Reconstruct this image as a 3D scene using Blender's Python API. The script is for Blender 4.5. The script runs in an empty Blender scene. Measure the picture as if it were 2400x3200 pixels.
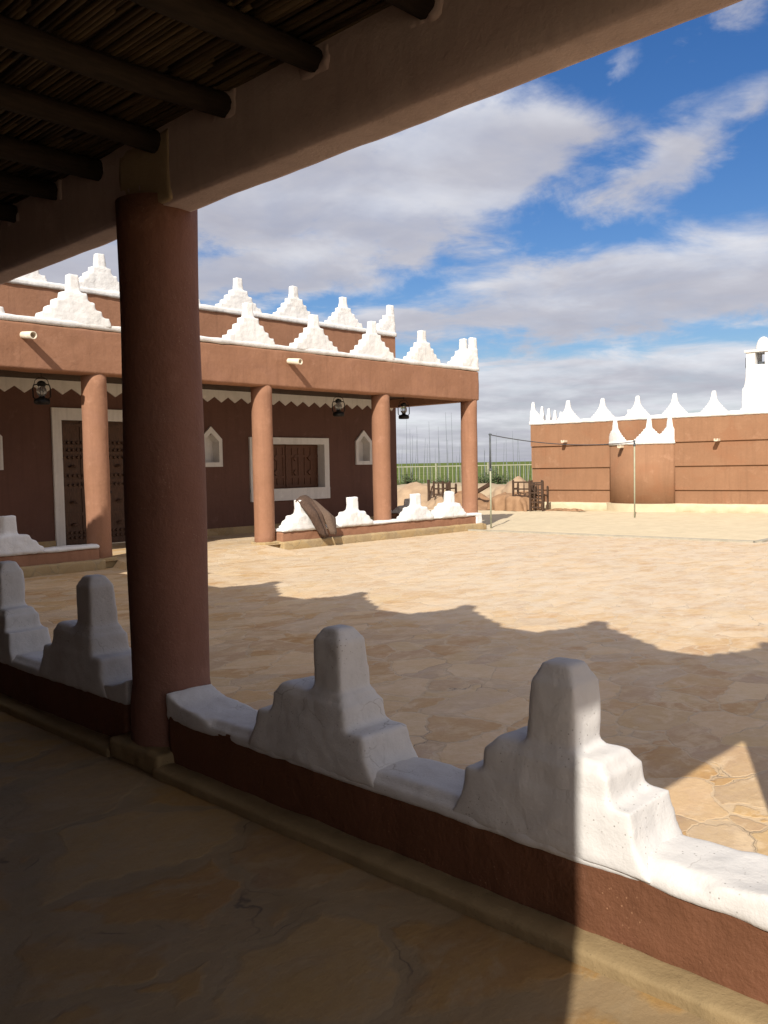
import bpy, bmesh, math, random
from mathutils import Vector, Matrix, noise
random.seed(7)
S = bpy.context.scene
COL = S.collection

# ------------------------------------------------------------------ camera
F_PX, PIT, ROLL, HEAD = 2700.0, .0522, -.018, .8053
fw = Vector((math.sin(HEAD)*math.cos(PIT), math.cos(HEAD)*math.cos(PIT), -math.sin(PIT)))
r0 = Vector((math.cos(HEAD), -math.sin(HEAD), 0))
u0 = r0.cross(fw)
rt = r0*math.cos(ROLL) + u0*math.sin(ROLL)
up = rt.cross(fw)
cam = bpy.data.cameras.new('camera'); cam_o = bpy.data.objects.new('camera', cam); COL.objects.link(cam_o)
cam.sensor_fit = 'VERTICAL'; cam.sensor_height = 24; cam.sensor_width = 18
cam.lens = F_PX/3200*24
cam.clip_start = .02; cam.clip_end = 6000
M = Matrix((rt, up, -fw)).transposed().to_4x4(); M.translation = Vector((0, 0, 1.5))
cam_o.matrix_world = M
S.camera = cam_o

# ------------------------------------------------------------------ light
SUN_AZ = math.radians(63.0)      # direction the light travels, from +Y towards +X
SUN_EL = math.radians(37.5)
sun = bpy.data.lights.new('sun', 'SUN'); sun.energy = 3.7; sun.angle = math.radians(.53); sun.color = (1, .93, .82)
sun_o = bpy.data.objects.new('sun', sun); COL.objects.link(sun_o)
tv = Vector((math.sin(SUN_AZ)*math.cos(SUN_EL), math.cos(SUN_AZ)*math.cos(SUN_EL), -math.sin(SUN_EL)))
sun_o.rotation_euler = tv.to_track_quat('-Z', 'Y').to_euler()
sun_o.location = (-20, -10, 20)
S.view_settings.view_transform = 'Standard'; S.view_settings.look = 'None'
S.view_settings.exposure = .88; S.view_settings.gamma = 1

# ------------------------------------------------------------------ node helpers
class NT:
    def __init__(self, tree): self.t = tree; self.n = tree.nodes; self.l = tree.links
    def node(self, kind, **kw):
        x = self.n.new(kind)
        for k, v in kw.items(): setattr(x, k, v)
        return x
    def put(self, sock, v):
        if hasattr(v, 'is_output'): self.l.new(v, sock)
        elif v is not None:
            if isinstance(v, (tuple, list)) and len(v) == 3 and sock.type == 'RGBA': v = (*v, 1)
            sock.default_value = v
    def math(self, op, a, b=None, c=None, clamp=False):
        x = self.node('ShaderNodeMath', operation=op, use_clamp=clamp)
        self.put(x.inputs[0], a); self.put(x.inputs[1], b); self.put(x.inputs[2], c)
        return x.outputs[0]
    def vmath(self, op, a, b=None):
        x = self.node('ShaderNodeVectorMath', operation=op)
        self.put(x.inputs[0], a); self.put(x.inputs[1], b)
        return x.outputs[0]
    def mix(self, f, a, b, mode='MIX'):
        x = self.node('ShaderNodeMix', data_type='RGBA', blend_type=mode)
        self.put(x.inputs[0], f); self.put(x.inputs[6], a); self.put(x.inputs[7], b)
        return x.outputs[2]
    def noise(self, vec, scale, detail=4, rough=.55, dist=0, out=0):
        x = self.node('ShaderNodeTexNoise')
        self.put(x.inputs['Vector'], vec); x.inputs['Scale'].default_value = scale
        x.inputs['Detail'].default_value = detail; x.inputs['Roughness'].default_value = rough; x.inputs['Distortion'].default_value = dist
        return x.outputs[out]
    def ramp(self, f, stops, interp='LINEAR'):
        x = self.node('ShaderNodeValToRGB'); self.put(x.inputs[0], f)
        cr = x.color_ramp; cr.interpolation = interp
        while len(cr.elements) < len(stops): cr.elements.new(1)
        for e, (p, c) in zip(cr.elements, stops):
            e.position = p; e.color = (*c, 1) if isinstance(c, (tuple, list)) else (c, c, c, 1)
        return x.outputs[0]
    def range(self, v, a, b, c=0, d=1, smooth=False):
        x = self.node('ShaderNodeMapRange', interpolation_type='SMOOTHSTEP' if smooth else 'LINEAR')
        for i, q in enumerate((v, a, b, c, d)): self.put(x.inputs[i], q)
        return x.outputs[0]
    def mapping(self, vec, scale=(1, 1, 1), rot=(0, 0, 0), loc=(0, 0, 0)):
        x = self.node('ShaderNodeMapping'); self.put(x.inputs[0], vec)
        x.inputs[1].default_value = loc; x.inputs[2].default_value = rot; x.inputs[3].default_value = scale
        return x.outputs[0]

# ------------------------------------------------------------------ sky
W = bpy.data.worlds.new('World'); S.world = W; W.use_nodes = True
W.node_tree.nodes.clear()
w = NT(W.node_tree)
sky = w.node('ShaderNodeTexSky', sky_type='NISHITA'); sky.sun_disc = False
sky.sun_elevation = SUN_EL; sky.sun_rotation = SUN_AZ + math.pi
sky.air_density = 1.0; sky.dust_density = 1.4; sky.ozone_density = 2.2
SKY_STR = .06
hsv = w.node('ShaderNodeHueSaturation'); hsv.inputs['Saturation'].default_value = 1.36; hsv.inputs['Value'].default_value = 1.0; hsv.inputs['Hue'].default_value = .512
w.put(hsv.inputs['Color'], sky.outputs[0])
bg_sky = w.node('ShaderNodeBackground'); w.put(bg_sky.inputs[0], hsv.outputs[0]); bg_sky.inputs[1].default_value = SKY_STR
tc = w.node('ShaderNodeTexCoord').outputs['Generated']
sep = w.node('ShaderNodeSeparateXYZ'); w.put(sep.inputs[0], tc)
DEG = 180/math.pi
el = w.math('MULTIPLY', w.math('ARCSINE', sep.outputs[2]), DEG)
az = w.math('MULTIPLY', w.math('ARCTAN2', sep.outputs[0], sep.outputs[1]), DEG)
# cloud-layer coordinates: the direction projected on a flat deck overhead
den = w.math('ADD', w.math('MAXIMUM', sep.outputs[2], 0.0), .10)
comb = w.node('ShaderNodeCombineXYZ')
w.put(comb.inputs[0], w.math('DIVIDE', sep.outputs[0], den)); w.put(comb.inputs[1], w.math('DIVIDE', sep.outputs[1], den))
deck = comb.outputs[0]
aeC = w.node('ShaderNodeCombineXYZ'); w.put(aeC.inputs[0], w.math('MULTIPLY', az, .6)); w.put(aeC.inputs[1], el)
n_big = w.noise(aeC.outputs[0], .30, 6, .6, .3)
n_fine = w.noise(deck, 2.6, 6, .62, .4)
nz = w.math('ADD', w.math('MULTIPLY', w.math('SUBTRACT', n_big, .5), 1.15), w.math('MULTIPLY', w.math('SUBTRACT', n_fine, .5), 1.25))
azw = w.math('ADD', az, w.math('MULTIPLY', w.math('SUBTRACT', n_fine, .5), 4.0))
elw = w.math('ADD', el, w.math('MULTIPLY', w.math('SUBTRACT', n_big, .5), 2.4))
CL = [  # az, el, half width, half height, tilt, weight
    (39, 18.2, 15, 5.6, -6, 1.0), (51, 19.2, 10.0, 4.2, 2, 1.0), (46, 15.6, 9, 2.2, -4, .9), (64.2, 18.0, 7.2, 1.9, 22, .62), (69, 20, 2.4, 1.3, 35, .5),
    (38, 12.3, 8.5, 1.8, 2, 1.0), (62.0, 10.4, 14, 3.1, 5, 1.15), (78, 11.0, 14, 2.4, 3, 1.0), (27, 12.5, 8, 3.0, 0, .85), (45, 9.2, 9, 1.5, 4, .55), (60, 4.4, 34, 2.6, 2, 1.2),
    (40, 3.4, 30, 3.2, 0, 1.0), (60, .5, 90, 3.0, 0, 1.3), (69.5, 25.8, 4.5, 1.1, 20, .42), (61, 23.3, 2.2, 1.3, 60, .34),
    (10, 22, 24, 8, 5, .9), (-90, 35, 50, 14, 8, .9), (180, 30, 40, 12, -8, .9), (-120, 55, 60, 10, 0, .8), (110, 20, 26, 6, -6, .8), (150, 12, 30, 5, 0, .9), (-50, 15, 40, 6, 0, .9), (-130, 14, 30, 5, 3, .8), (60, 45, 14, 4, 20, .5), (0, 60, 40, 7, 10, .5)]  # clouds outside the view, added to make the shade less blue
dens = None; lum = None
for a0, e0, ha, he, tl, wt in CL:
    c, s = math.cos(math.radians(tl)), math.sin(math.radians(tl))
    du = w.math('SUBTRACT', azw, a0); dv = w.math('SUBTRACT', elw, e0)
    u = w.math('DIVIDE', w.math('ADD', w.math('MULTIPLY', du, c), w.math('MULTIPLY', dv, s)), ha)
    v = w.math('DIVIDE', w.math('SUBTRACT', w.math('MULTIPLY', dv, c), w.math('MULTIPLY', du, s)), he)
    r = w.math('SQRT', w.math('ADD', w.math('MULTIPLY', u, u), w.math('MULTIPLY', v, v)))
    q = w.math('MULTIPLY', w.math('SUBTRACT', 1.25, r), wt)
    t = w.math('MULTIPLY', w.math('ADD', v, .15), w.range(q, -.3, .5))
    dens = q if dens is None else w.math('SMOOTH_MAX', dens, q, .25)
    lum = t if lum is None else w.math('MAXIMUM', lum, t)
sd = w.vmath('DOT_PRODUCT', tc, tuple(-tv)); sdot = sd.node.outputs['Value']
dens = w.math('SMOOTH_MAX', dens, w.math('MULTIPLY', w.math('ADD', sdot, .02), 1.5), .2)   # unseen cloud added over the sunward half of the sky to lift the shade
cover = w.range(w.math('ADD', dens, nz), .02, .62, 0, .97, True)
thin = w.math('MULTIPLY', cover, w.range(n_fine, .25, .6, .8, 1.0))
n_sh = w.noise(deck, 1.5, 5, .6, .2)
bright = w.math('ADD', w.math('MULTIPLY', lum, .45), w.math('MULTIPLY', w.math('SUBTRACT', n_sh, .5), 1.6))
bright = w.math('SUBTRACT', w.math('ADD', bright, .45), w.math('MULTIPLY', dens, .18))
cc = w.ramp(bright, [(0.0, (.45, .45, .52)), (.40, (.54, .54, .605)), (.95, (.80, .81, .86))])
bg_cl = w.node('ShaderNodeBackground'); w.put(bg_cl.inputs[0], w.mix(w.range(sdot, -.2, .5), cc, w.mix(1.0, cc, (1.0, .93, .82), 'MULTIPLY'))); w.put(bg_cl.inputs[1], w.math('ADD', .545, w.range(sdot, -.1, .8, 0, .42)))  # clouds out of view warmed and brightened toward the sun to fill the shade
mixs = w.node('ShaderNodeMixShader'); w.put(mixs.inputs[0], thin); w.put(mixs.inputs[1], bg_sky.outputs[0]); w.put(mixs.inputs[2], bg_cl.outputs[0])
wo = w.node('ShaderNodeOutputWorld'); w.put(wo.inputs[0], mixs.outputs[0])

# ------------------------------------------------------------------ materials
def new_mat(name):
    m = bpy.data.materials.new(name); m.use_nodes = True
    t = NT(m.node_tree); b = m.node_tree.nodes['Principled BSDF']
    g = t.node('ShaderNodeNewGeometry').outputs['Position']
    return m, t, b, g
def bump(t, b, h, strength, dist=.01):
    x = t.node('ShaderNodeBump'); x.inputs['Strength'].default_value = strength; x.inputs['Distance'].default_value = dist
    t.put(x.inputs['Height'], h); t.put(b.inputs['Normal'], x.outputs[0])
def plaster(name, c1, c2, spec=.25, rough=.85, b1=.5, speck=None, patch=None, stain=1.0, cracks=False):
    m, t, b, g = new_mat(name)
    a = t.noise(g, 1.3, 5, .6); f = t.noise(g, 14, 5, .65); s = t.noise(g, 70, 3, .6)
    fac = t.range(t.math('ADD', t.math('MULTIPLY', a, .65), t.math('MULTIPLY', f, .35)), .32, .68)
    c = t.mix(fac, c1, c2)
    if patch:    # trowel patches of a slightly different batch of plaster
        p = t.noise(t.mapping(g, (1, 1, 1.6), loc=(3, 1, 7)), .8, 3, .5, 1.2)
        c = t.mix(t.range(p, .52, .66, 0, .7), c, patch)
    st_ = t.noise(t.mapping(g, (5, 5, .35)), 1.6, 4, .65)      # rain streaks
    c = t.mix(t.math('MULTIPLY', t.range(st_, .5, .72), .30*stain), c, tuple(x*.62 for x in c1))
    wr = t.noise(t.mapping(g, loc=(11, 4, 2)), 2.6, 7, .72)     # rubbed and faded spots
    c = t.mix(t.math('MULTIPLY', t.range(wr, .58, .70), .40*stain), c, tuple(min(1, x*1.25+.03) for x in c2))
    if cracks:   # fine shrinkage cracks, rubbed grey, in a few places
        wv = t.node('ShaderNodeTexNoise'); t.put(wv.inputs['Vector'], g); wv.inputs['Scale'].default_value = 5; wv.inputs['Detail'].default_value = 4
        pv = t.vmath('ADD', g, t.vmath('MULTIPLY', wv.outputs['Color'], (.22, .22, .22)))
        vc = t.node('ShaderNodeTexVoronoi', feature='DISTANCE_TO_EDGE'); t.put(vc.inputs['Vector'], pv); vc.inputs['Scale'].default_value = 4.5
        k = t.math('MULTIPLY', t.range(vc.outputs['Distance'], .0, .014, 1, 0), t.range(t.noise(g, 3.3, 3), .54, .62))
        c = t.mix(t.math('MULTIPLY', k, .55), c, (.2, .17, .14))
        gr = t.math('MULTIPLY', t.range(t.noise(t.mapping(g, (1, 1, .5)), 9, 7, .75), .55, .75), .45)
        c = t.mix(gr, c, tuple(x*.66 for x in c1))
    if speck:    # grit and pinholes
        v = t.node('ShaderNodeTexVoronoi', feature='F1'); t.put(v.inputs['Vector'], g); v.inputs['Scale'].default_value = 55
        k = t.math('MULTIPLY', t.range(v.outputs['Distance'], .06, .20, 1, 0), t.range(t.noise(g, 6, 4), .50, .62))
        c = t.mix(t.math('MULTIPLY', k, .75), c, speck)
    t.put(b.inputs['Base Color'], c); b.inputs['Roughness'].default_value = rough; b.inputs['Specular IOR Level'].default_value = spec
    h = t.math('ADD', t.math('MULTIPLY', f, 1.0), t.math('MULTIPLY', s, .35))
    bump(t, b, h, b1, .012)
    return m
def flag(name, scale, cols, mortar, rough, dark=None, mw=.03, bumpy=.6, stretch=(1, 1, 1), sunlit_pale=None):
    m, t, b, g = new_mat(name)
    wv = t.node('ShaderNodeTexNoise'); t.put(wv.inputs['Vector'], g); wv.inputs['Scale'].default_value = 1.7; wv.inputs['Detail'].default_value = 3
    off = t.vmath('SCALE', t.vmath('SUBTRACT', wv.outputs['Color'], (.5, .5, .5))); off.node.inputs['Scale'].default_value = .42
    wf = t.node('ShaderNodeTexNoise'); t.put(wf.inputs['Vector'], g); wf.inputs['Scale'].default_value = 11; wf.inputs['Detail'].default_value = 3
    off2 = t.vmath('SCALE', t.vmath('SUBTRACT', wf.outputs['Color'], (.5, .5, .5))); off2.node.inputs['Scale'].default_value = .07
    p = t.mapping(t.vmath('ADD', t.vmath('ADD', g, off), off2), stretch, rot=(0, 0, .5))
    v1 = t.node('ShaderNodeTexVoronoi', feature='F1'); t.put(v1.inputs['Vector'], p); v1.inputs['Scale'].default_value = scale
    v2 = t.node('ShaderNodeTexVoronoi', feature='DISTANCE_TO_EDGE'); t.put(v2.inputs['Vector'], p); v2.inputs['Scale'].default_value = scale
    for v in (v1, v2): v.inputs['Randomness'].default_value = 1
    sp = t.node('ShaderNodeSeparateXYZ'); t.put(sp.inputs[0], v1.outputs['Color'])
    k = len(cols)
    c = t.ramp(sp.outputs[0], [(i/(k-1), cols[i]) for i in range(k)])
    odd = t.range(sp.outputs[2], .74, .80); c = t.mix(t.math('MULTIPLY', odd, .6), c, tuple(x*1.25 for x in mortar)); c = t.mix(t.math('MULTIPLY', t.range(sp.outputs[1], .80, .84), .5), c, tuple(a_*b_ for a_, b_ in zip(mortar, (.72, .76, .95))))
    lay = t.noise(t.mapping(g, (1, 2.4, 1), rot=(0, 0, .9)), 2.4, 6, .65, .25)
    fine = t.noise(g, 22, 5, .7)
    c = t.mix(t.range(lay, .38, .66, 0, .55), c, cols[k//2])
    c = t.mix(t.range(fine, .35, .75, .0, .35), c, (.62, .50, .36), 'MULTIPLY') if dark is None else t.mix(t.range(fine, .35, .75, 0, .4), c, dark)
    pale = t.math('MULTIPLY', t.range(t.noise(t.mapping(g, (1, 1.5, 1), rot=(0, 0, .7)), 4.2, 6, .7, .5), .50, .62), .6)
    c = t.mix(pale, c, tuple(x*1.12 for x in mortar))
    big = t.noise(g, .22, 3, .5)
    c = t.mix(t.range(big, .35, .7, 0, .30), c, mortar)
    wid = t.math('MULTIPLY', t.range(t.noise(g, 2.5, 3), .3, .7, .35, 1.5), mw)
    mo = t.math('SUBTRACT', 1, t.math('DIVIDE', v2.outputs['Distance'], wid), clamp=True)
    mk = t.range(mo, .0, .45)
    mcol = t.mix(t.range(t.noise(g, 3.1, 4), .38, .62), mortar, tuple(x*.8 for x in mortar))
    c = t.mix(t.math('MULTIPLY', mk, .75), c, mcol)
    if sunlit_pale:   # sunlight painted into the colour: paler stone over the open middle of the court
        (cx, cy, rad), dc = sunlit_pale
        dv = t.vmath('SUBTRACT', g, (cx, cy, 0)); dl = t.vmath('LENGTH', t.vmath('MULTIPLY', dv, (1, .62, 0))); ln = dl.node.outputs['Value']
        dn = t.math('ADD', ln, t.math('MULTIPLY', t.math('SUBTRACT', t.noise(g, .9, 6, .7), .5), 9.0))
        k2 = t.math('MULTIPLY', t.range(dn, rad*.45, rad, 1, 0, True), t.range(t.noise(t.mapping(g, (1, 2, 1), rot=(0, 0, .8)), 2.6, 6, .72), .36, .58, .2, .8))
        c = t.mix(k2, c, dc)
    # chips and dark cracks along some of the joints
    cr = t.math('MULTIPLY', t.range(v2.outputs['Distance'], .0, .009, 1, 0), t.range(t.noise(g, 1.9, 2), .60, .66))
    c = t.mix(t.math('MULTIPLY', cr, .8), c, (.07, .05, .035))
    t.put(b.inputs['Base Color'], c)
    t.put(b.inputs['Roughness'], t.range(t.noise(g, 6, 5), .3, .7, rough-.12, rough+.15))
    b.inputs['Specular IOR Level'].default_value = .35
    h = t.math('ADD', t.math('MULTIPLY', mk, -.3), t.math('ADD', t.math('MULTIPLY', fine, .35), t.math('ADD', t.math('MULTIPLY', lay, .9), t.math('MULTIPLY', sp.outputs[1], .5))))
    bump(t, b, h, bumpy, .02)
    return m
def simple(name, c1, c2, scale=8, rough=.8, st=(1, 1, 1), bs=.3, metal=0):
    m, t, b, g = new_mat(name)
    n = t.noise(t.mapping(g, st), scale, 5, .6)
    t.put(b.inputs['Base Color'], t.mix(t.range(n, .32, .68), c1, c2)); b.inputs['Roughness'].default_value = rough
    b.inputs['Specular IOR Level'].default_value = .3; b.inputs['Metallic'].default_value = metal
    bump(t, b, n, bs, .01)
    return m

m_near_white = plaster('whitewash_weathered', (.52, .505, .495), (.60, .585, .575), speck=(.13, .11, .09), b1=.34, patch=(.52, .49, .465), stain=.5, cracks=True)
m_white = plaster('whitewash_bright', (.62, .62, .625), (.73, .73, .73), b1=.8, patch=(.64, .63, .61))
m_white_dim = plaster('whitewash_frame', (.60, .58, .56), (.70, .68, .66), b1=.4)
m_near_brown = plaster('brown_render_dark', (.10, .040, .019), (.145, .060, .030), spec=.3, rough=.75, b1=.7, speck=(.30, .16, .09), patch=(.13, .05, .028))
m_col_brown = plaster('brown_render_column', (.160, .075, .053), (.205, .098, .070), b1=.7, rough=.8, patch=(.19, .10, .075), speck=(.3, .2, .14))
m_beam_brown = plaster('brown_render_beam', (.41, .325, .32), (.50, .405, .40), b1=.5, patch=(.43, .33, .325))
m_cap = plaster('pale_render', (.30, .235, .16), (.38, .30, .205), b1=.5)
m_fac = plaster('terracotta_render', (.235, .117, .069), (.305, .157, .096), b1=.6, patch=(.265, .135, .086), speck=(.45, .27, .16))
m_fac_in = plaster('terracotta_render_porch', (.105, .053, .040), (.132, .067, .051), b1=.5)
m_fort = plaster('terracotta_render_pale', (.228, .120, .067), (.275, .148, .084), b1=.5, patch=(.25, .122, .066))
m_court = flag('courtyard_flagstone', 2.3, [(.36, .185, .060), (.49, .305, .12), (.40, .22, .07), (.52, .37, .19), (.42, .285, .17), (.45, .25, .08)], (.54, .41, .26), .55, mw=.036, bumpy=.55, stretch=(1, 1.35, 1), sunlit_pale=((13.0, 6.5, 8.5), (.565, .475, .36)))
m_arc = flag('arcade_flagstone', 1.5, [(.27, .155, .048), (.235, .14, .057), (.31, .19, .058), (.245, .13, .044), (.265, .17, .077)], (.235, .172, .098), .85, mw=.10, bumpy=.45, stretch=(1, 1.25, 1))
m_plinth = flag('stone_plinth', 2.2, [(.33, .235, .115), (.38, .275, .14), (.30, .205, .10)], (.34, .26, .15), .8, mw=.03, bumpy=.4)
m_nplinth = plaster('floor_edge_render', (.20, .142, .072), (.26, .19, .10), b1=.5, speck=(.1, .07, .04))
m_sand = simple('pale_sand', (.47, .395, .27), (.55, .465, .325), 3.5, .95, bs=.5)
m_earth = simple('dry_earth', (.42, .33, .20), (.52, .42, .27), .7, .95)
m_mound = simple('earth_mound', (.28, .22, .145), (.35, .28, .19), 2, .95, bs=.6)
m_conc = simple('grey_concrete', (.28, .26, .21), (.36, .33, .27), 5, .9)
m_field = simple('green_field', (.075, .105, .030), (.12, .15, .05), .06, 1.0, st=(1, 1, 1))
m_field.node_tree.nodes['Principled BSDF'].inputs['Specular IOR Level'].default_value = 0
m_wood = simple('dark_wood', (.035, .020, .013), (.075, .042, .025), 9, .65, st=(1, 1, 6))
m_door = simple('carved_door_wood', (.060, .030, .018), (.11, .056, .032), 9, .6, st=(5, 5, 1))
m_log = simple('rafter_log', (.014, .009, .006), (.028, .018, .012), 9, .85, st=(1, 7, 7))
m_reed = simple('reed_cane', (.034, .023, .012), (.085, .058, .030), 26, .7, st=(1, .12, 1))
m_roof = simple('roof_earth', (.10, .075, .05), (.14, .10, .07), 3, .95)
m_shut = simple('shutter_wood', (.085, .038, .022), (.14, .062, .036), 12, .6, st=(6, 6, 1))
m_iron = simple('black_iron', (.012, .012, .013), (.03, .028, .028), 14, .5, metal=.6)
m_pipe = simple('pale_pipe', (.60, .52, .40), (.70, .62, .50), 6, .6)
m_steel = simple('galvanised_steel', (.42, .42, .40), (.55, .54, .50), 12, .45, metal=.4)
m_dsteel = simple('dark_painted_steel', (.05, .06, .07), (.09, .10, .11), 12, .5)
m_picket = simple('cream_paint', (.26, .27, .19), (.34, .34, .25), 5, .7)
m_rod = simple('weathered_rod', (.10, .12, .14), (.17, .19, .21), 2, .7)
m_rug = simple('brown_rug', (.055, .034, .025), (.095, .06, .044), 40, .98, st=(1, 1, .25), bs=.6)
m_rug2 = simple('rug_lining', (.10, .068, .05), (.145, .10, .075), 40, .98, bs=.6)
m_tarp = simple('brown_tarp', (.21, .12, .065), (.29, .175, .10), 3, .85, bs=.5)
m_canvas = simple('sand_canvas', (.27, .19, .125), (.36, .26, .17), 2.5, .9, bs=.5)
m_rope = simple('dark_cord', (.05, .05, .06), (.08, .08, .09), 6, .9)
m_leaf = simple('bush_leaf', (.035, .06, .022), (.075, .105, .04), 3, .7)
m_stem = simple('bush_stem', (.08, .06, .04), (.12, .09, .06), 6, .9)
def glass():
    m, t, b, g = new_mat('lamp_glass')
    b.inputs['Base Color'].default_value = (.75, .78, .78, 1); b.inputs['Roughness'].default_value = .12
    b.inputs['Transmission Weight'].default_value = .85; b.inputs['IOR'].default_value = 1.1
    return m
m_glass = glass()

# ------------------------------------------------------------------ object helpers
def tag(o, label=None, cat=None, group=None, kind=None):
    if label: o['label'] = label
    if cat: o['category'] = cat
    if group: o['group'] = group
    if kind: o['kind'] = kind
    return o
def thing(name, label, cat, loc=(0, 0, 0), group=None, rz=0):
    o = bpy.data.objects.new(name, None); COL.objects.link(o); o.location = loc; o.rotation_euler = (0, 0, rz)
    o.empty_display_size = .1
    return tag(o, label, cat, group)
def link(name, me, mat, parent=None, smooth=False):
    o = bpy.data.objects.new(name, me); COL.objects.link(o)
    if mat and not me.materials: me.materials.append(mat)
    if parent:
        o.parent = parent
    if smooth:
        for p in me.polygons: p.use_smooth = True
    return o
def fin(name, bm, mat, parent=None, smooth=False):
    me = bpy.data.meshes.new(name); bmesh.ops.recalc_face_normals(bm, faces=bm.faces[:]); bm.to_mesh(me); bm.free()
    return link(name, me, mat, parent, smooth)
def copy_tree(o, parent=None):
    c = o.copy(); COL.objects.link(c); c.parent = parent
    for ch in list(o.children): copy_tree(ch, c)
    return c
def box(bm, a, b, top=None):
    """box from corner a to corner b; top = (sx, sy) scales the top face about its centre"""
    (x0, y0, z0), (x1, y1, z1) = a, b
    cx, cy = (x0+x1)/2, (y0+y1)/2
    sx, sy = top or (1, 1)
    P = [(x0, y0, z0), (x1, y0, z0), (x1, y1, z0), (x0, y1, z0)]
    P += [(cx+(x-cx)*sx, cy+(y-cy)*sy, z1) for x, y, _ in P]
    v = [bm.verts.new(p) for p in P]
    for f in ((3, 2, 1, 0), (4, 5, 6, 7), (0, 1, 5, 4), (1, 2, 6, 5), (2, 3, 7, 6), (3, 0, 4, 7)): bm.faces.new([v[i] for i in f])
def obox(bm, c, ux, uy, uz, hx, hy, hz):
    """oriented box: centre, axes, half sizes"""
    v = []
    for sz in (-1, 1):
        for sx, sy in ((-1, -1), (1, -1), (1, 1), (-1, 1)):
            v.append(bm.verts.new(Vector(c)+Vector(ux)*hx*sx+Vector(uy)*hy*sy+Vector(uz)*hz*sz))
    for f in ((3, 2, 1, 0), (4, 5, 6, 7), (0, 1, 5, 4), (1, 2, 6, 5), (2, 3, 7, 6), (3, 0, 4, 7)): bm.faces.new([v[i] for i in f])
def prism(bm, pts, a, b):
    """polygon pts given as 3D vectors, extruded by vector b-a"""
    d = Vector(b)-Vector(a)
    v0 = [bm.verts.new(Vector(p)) for p in pts]; v1 = [bm.verts.new(Vector(p)+d) for p in pts]
    bm.faces.new(v0[::-1]); bm.faces.new(v1)
    n = len(pts)
    for i in range(n): bm.faces.new([v0[i], v0[(i+1) % n], v1[(i+1) % n], v1[i]])
def tube(bm, pts, r, n=8, cap=True):
    pts = [Vector(p) for p in pts]; rings = []
    rs = r if isinstance(r, (list, tuple)) else [r]*len(pts)
    for i, p in enumerate(pts):
        d = (pts[min(i+1, len(pts)-1)]-pts[max(i-1, 0)]).normalized()
        a = d.orthogonal().normalized() if abs(d.z) > .9 else d.cross(Vector((0, 0, 1))).normalized()
        if abs(d.z) > .9: a = (Vector((1, 0, 0))-d*d.x).normalized()
        c = d.cross(a)
        rings.append([bm.verts.new(p+(a*math.cos(2*math.pi*k/n)+c*math.sin(2*math.pi*k/n))*rs[i]) for k in range(n)])
    for i in range(len(pts)-1):
        for k in range(n): bm.faces.new([rings[i][k], rings[i][(k+1) % n], rings[i+1][(k+1) % n], rings[i+1][k]])
    if cap: bm.faces.new(rings[0][::-1]); bm.faces.new(rings[-1])
def lathe(bm, prof, n=24, c=(0, 0, 0), wob=0, seed=0):
    rings = []
    for r, z in prof:
        ring = []
        for k in range(n):
            a = 2*math.pi*k/n
            q = r*(1+wob*noise.noise(Vector((math.cos(a)*1.3+seed, math.sin(a)*1.3, z*1.4))))
            ring.append(bm.verts.new((c[0]+q*math.cos(a), c[1]+q*math.sin(a), c[2]+z)))
        rings.append(ring)
    for i in range(len(rings)-1):
        for k in range(n): bm.faces.new([rings[i][k], rings[i][(k+1) % n], rings[i+1][(k+1) % n], rings[i+1][k]])
    bm.faces.new(rings[0][::-1]); bm.faces.new(rings[-1])
def bake(bm, voxel, smooth=4, amp=.0, freq=4, seed=0, fac=.5):
    """hand-worked plaster: fuse the boxes, round the edges, make them uneven"""
    me = bpy.data.meshes.new('tmp'); bmesh.ops.recalc_face_normals(bm, faces=bm.faces[:]); bm.to_mesh(me); bm.free()
    o = bpy.data.objects.new('tmp', me); COL.objects.link(o)
    md = o.modifiers.new('r', 'REMESH'); md.mode = 'VOXEL'; md.voxel_size = voxel
    sm = o.modifiers.new('s', 'SMOOTH'); sm.iterations = smooth; sm.factor = fac
    dg = bpy.context.evaluated_depsgraph_get()
    out = bpy.data.meshes.new_from_object(o.evaluated_get(dg))
    bpy.data.objects.remove(o); bpy.data.meshes.remove(me)
    if amp:
        nrm = [v.normal.copy() for v in out.vertices]
        for v, n in zip(out.vertices, nrm):
            p = v.co+Vector((seed*3.1, seed*1.7, seed*.9))
            k = noise.noise(p*freq)+.5*noise.noise(p*freq*2.3)+.25*noise.noise(p*freq*5)
            v.co += n*k*amp
    for p in out.polygons: p.use_smooth = True
    return out
def sheet(name, pts, z, mat, kind='structure'):
    bm = bmesh.new(); bm.faces.new([bm.verts.new((x, y, z)) for x, y in pts])
    o = fin(name, bm, mat); tag(o, kind=kind); return o

# merlon: stepped triangle with a finger on top; local X = along the wall, Y = thickness, Z up from the coping
def merlon_me(levels, finger, voxel, smooth=4, amp=.012, seed=0, freq=5):
    bm = bmesh.new()
    for h, z0, z1, t, tap in levels: box(bm, (-h, -t/2, z0), (h, t/2, z1), (tap, .93))
    h, z0, z1, t, tap = finger
    box(bm, (-h, -t/2, z0), (h, t/2, z1), (tap, tap))
    return bake(bm, voxel, smooth, amp, freq, seed)
LOW = [(.52, -.05, .07, .36, .93), (.41, .02, .17, .345, .93), (.30, .08, .265, .33, .95)]
LOWF = (.118, .2, .575, .215, .86)
ROOF = [(.60, -.04, .12, .26, .93), (.475, .02, .235, .25, .93), (.35, .12, .355, .235, .92), (.225, .25, .48, .215, .90)]
ROOFF = (.105, .4, .77, .175, .84)
FORT = [(.40, -.03, .06, .2, .95), (.335, 0, .13, .19, .95), (.27, .06, .2, .18, .95), (.205, .12, .27, .17, .95), (.145, .2, .34, .16, .95)]
FORTF = (.122, .27, .65, .16, .48)
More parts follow.
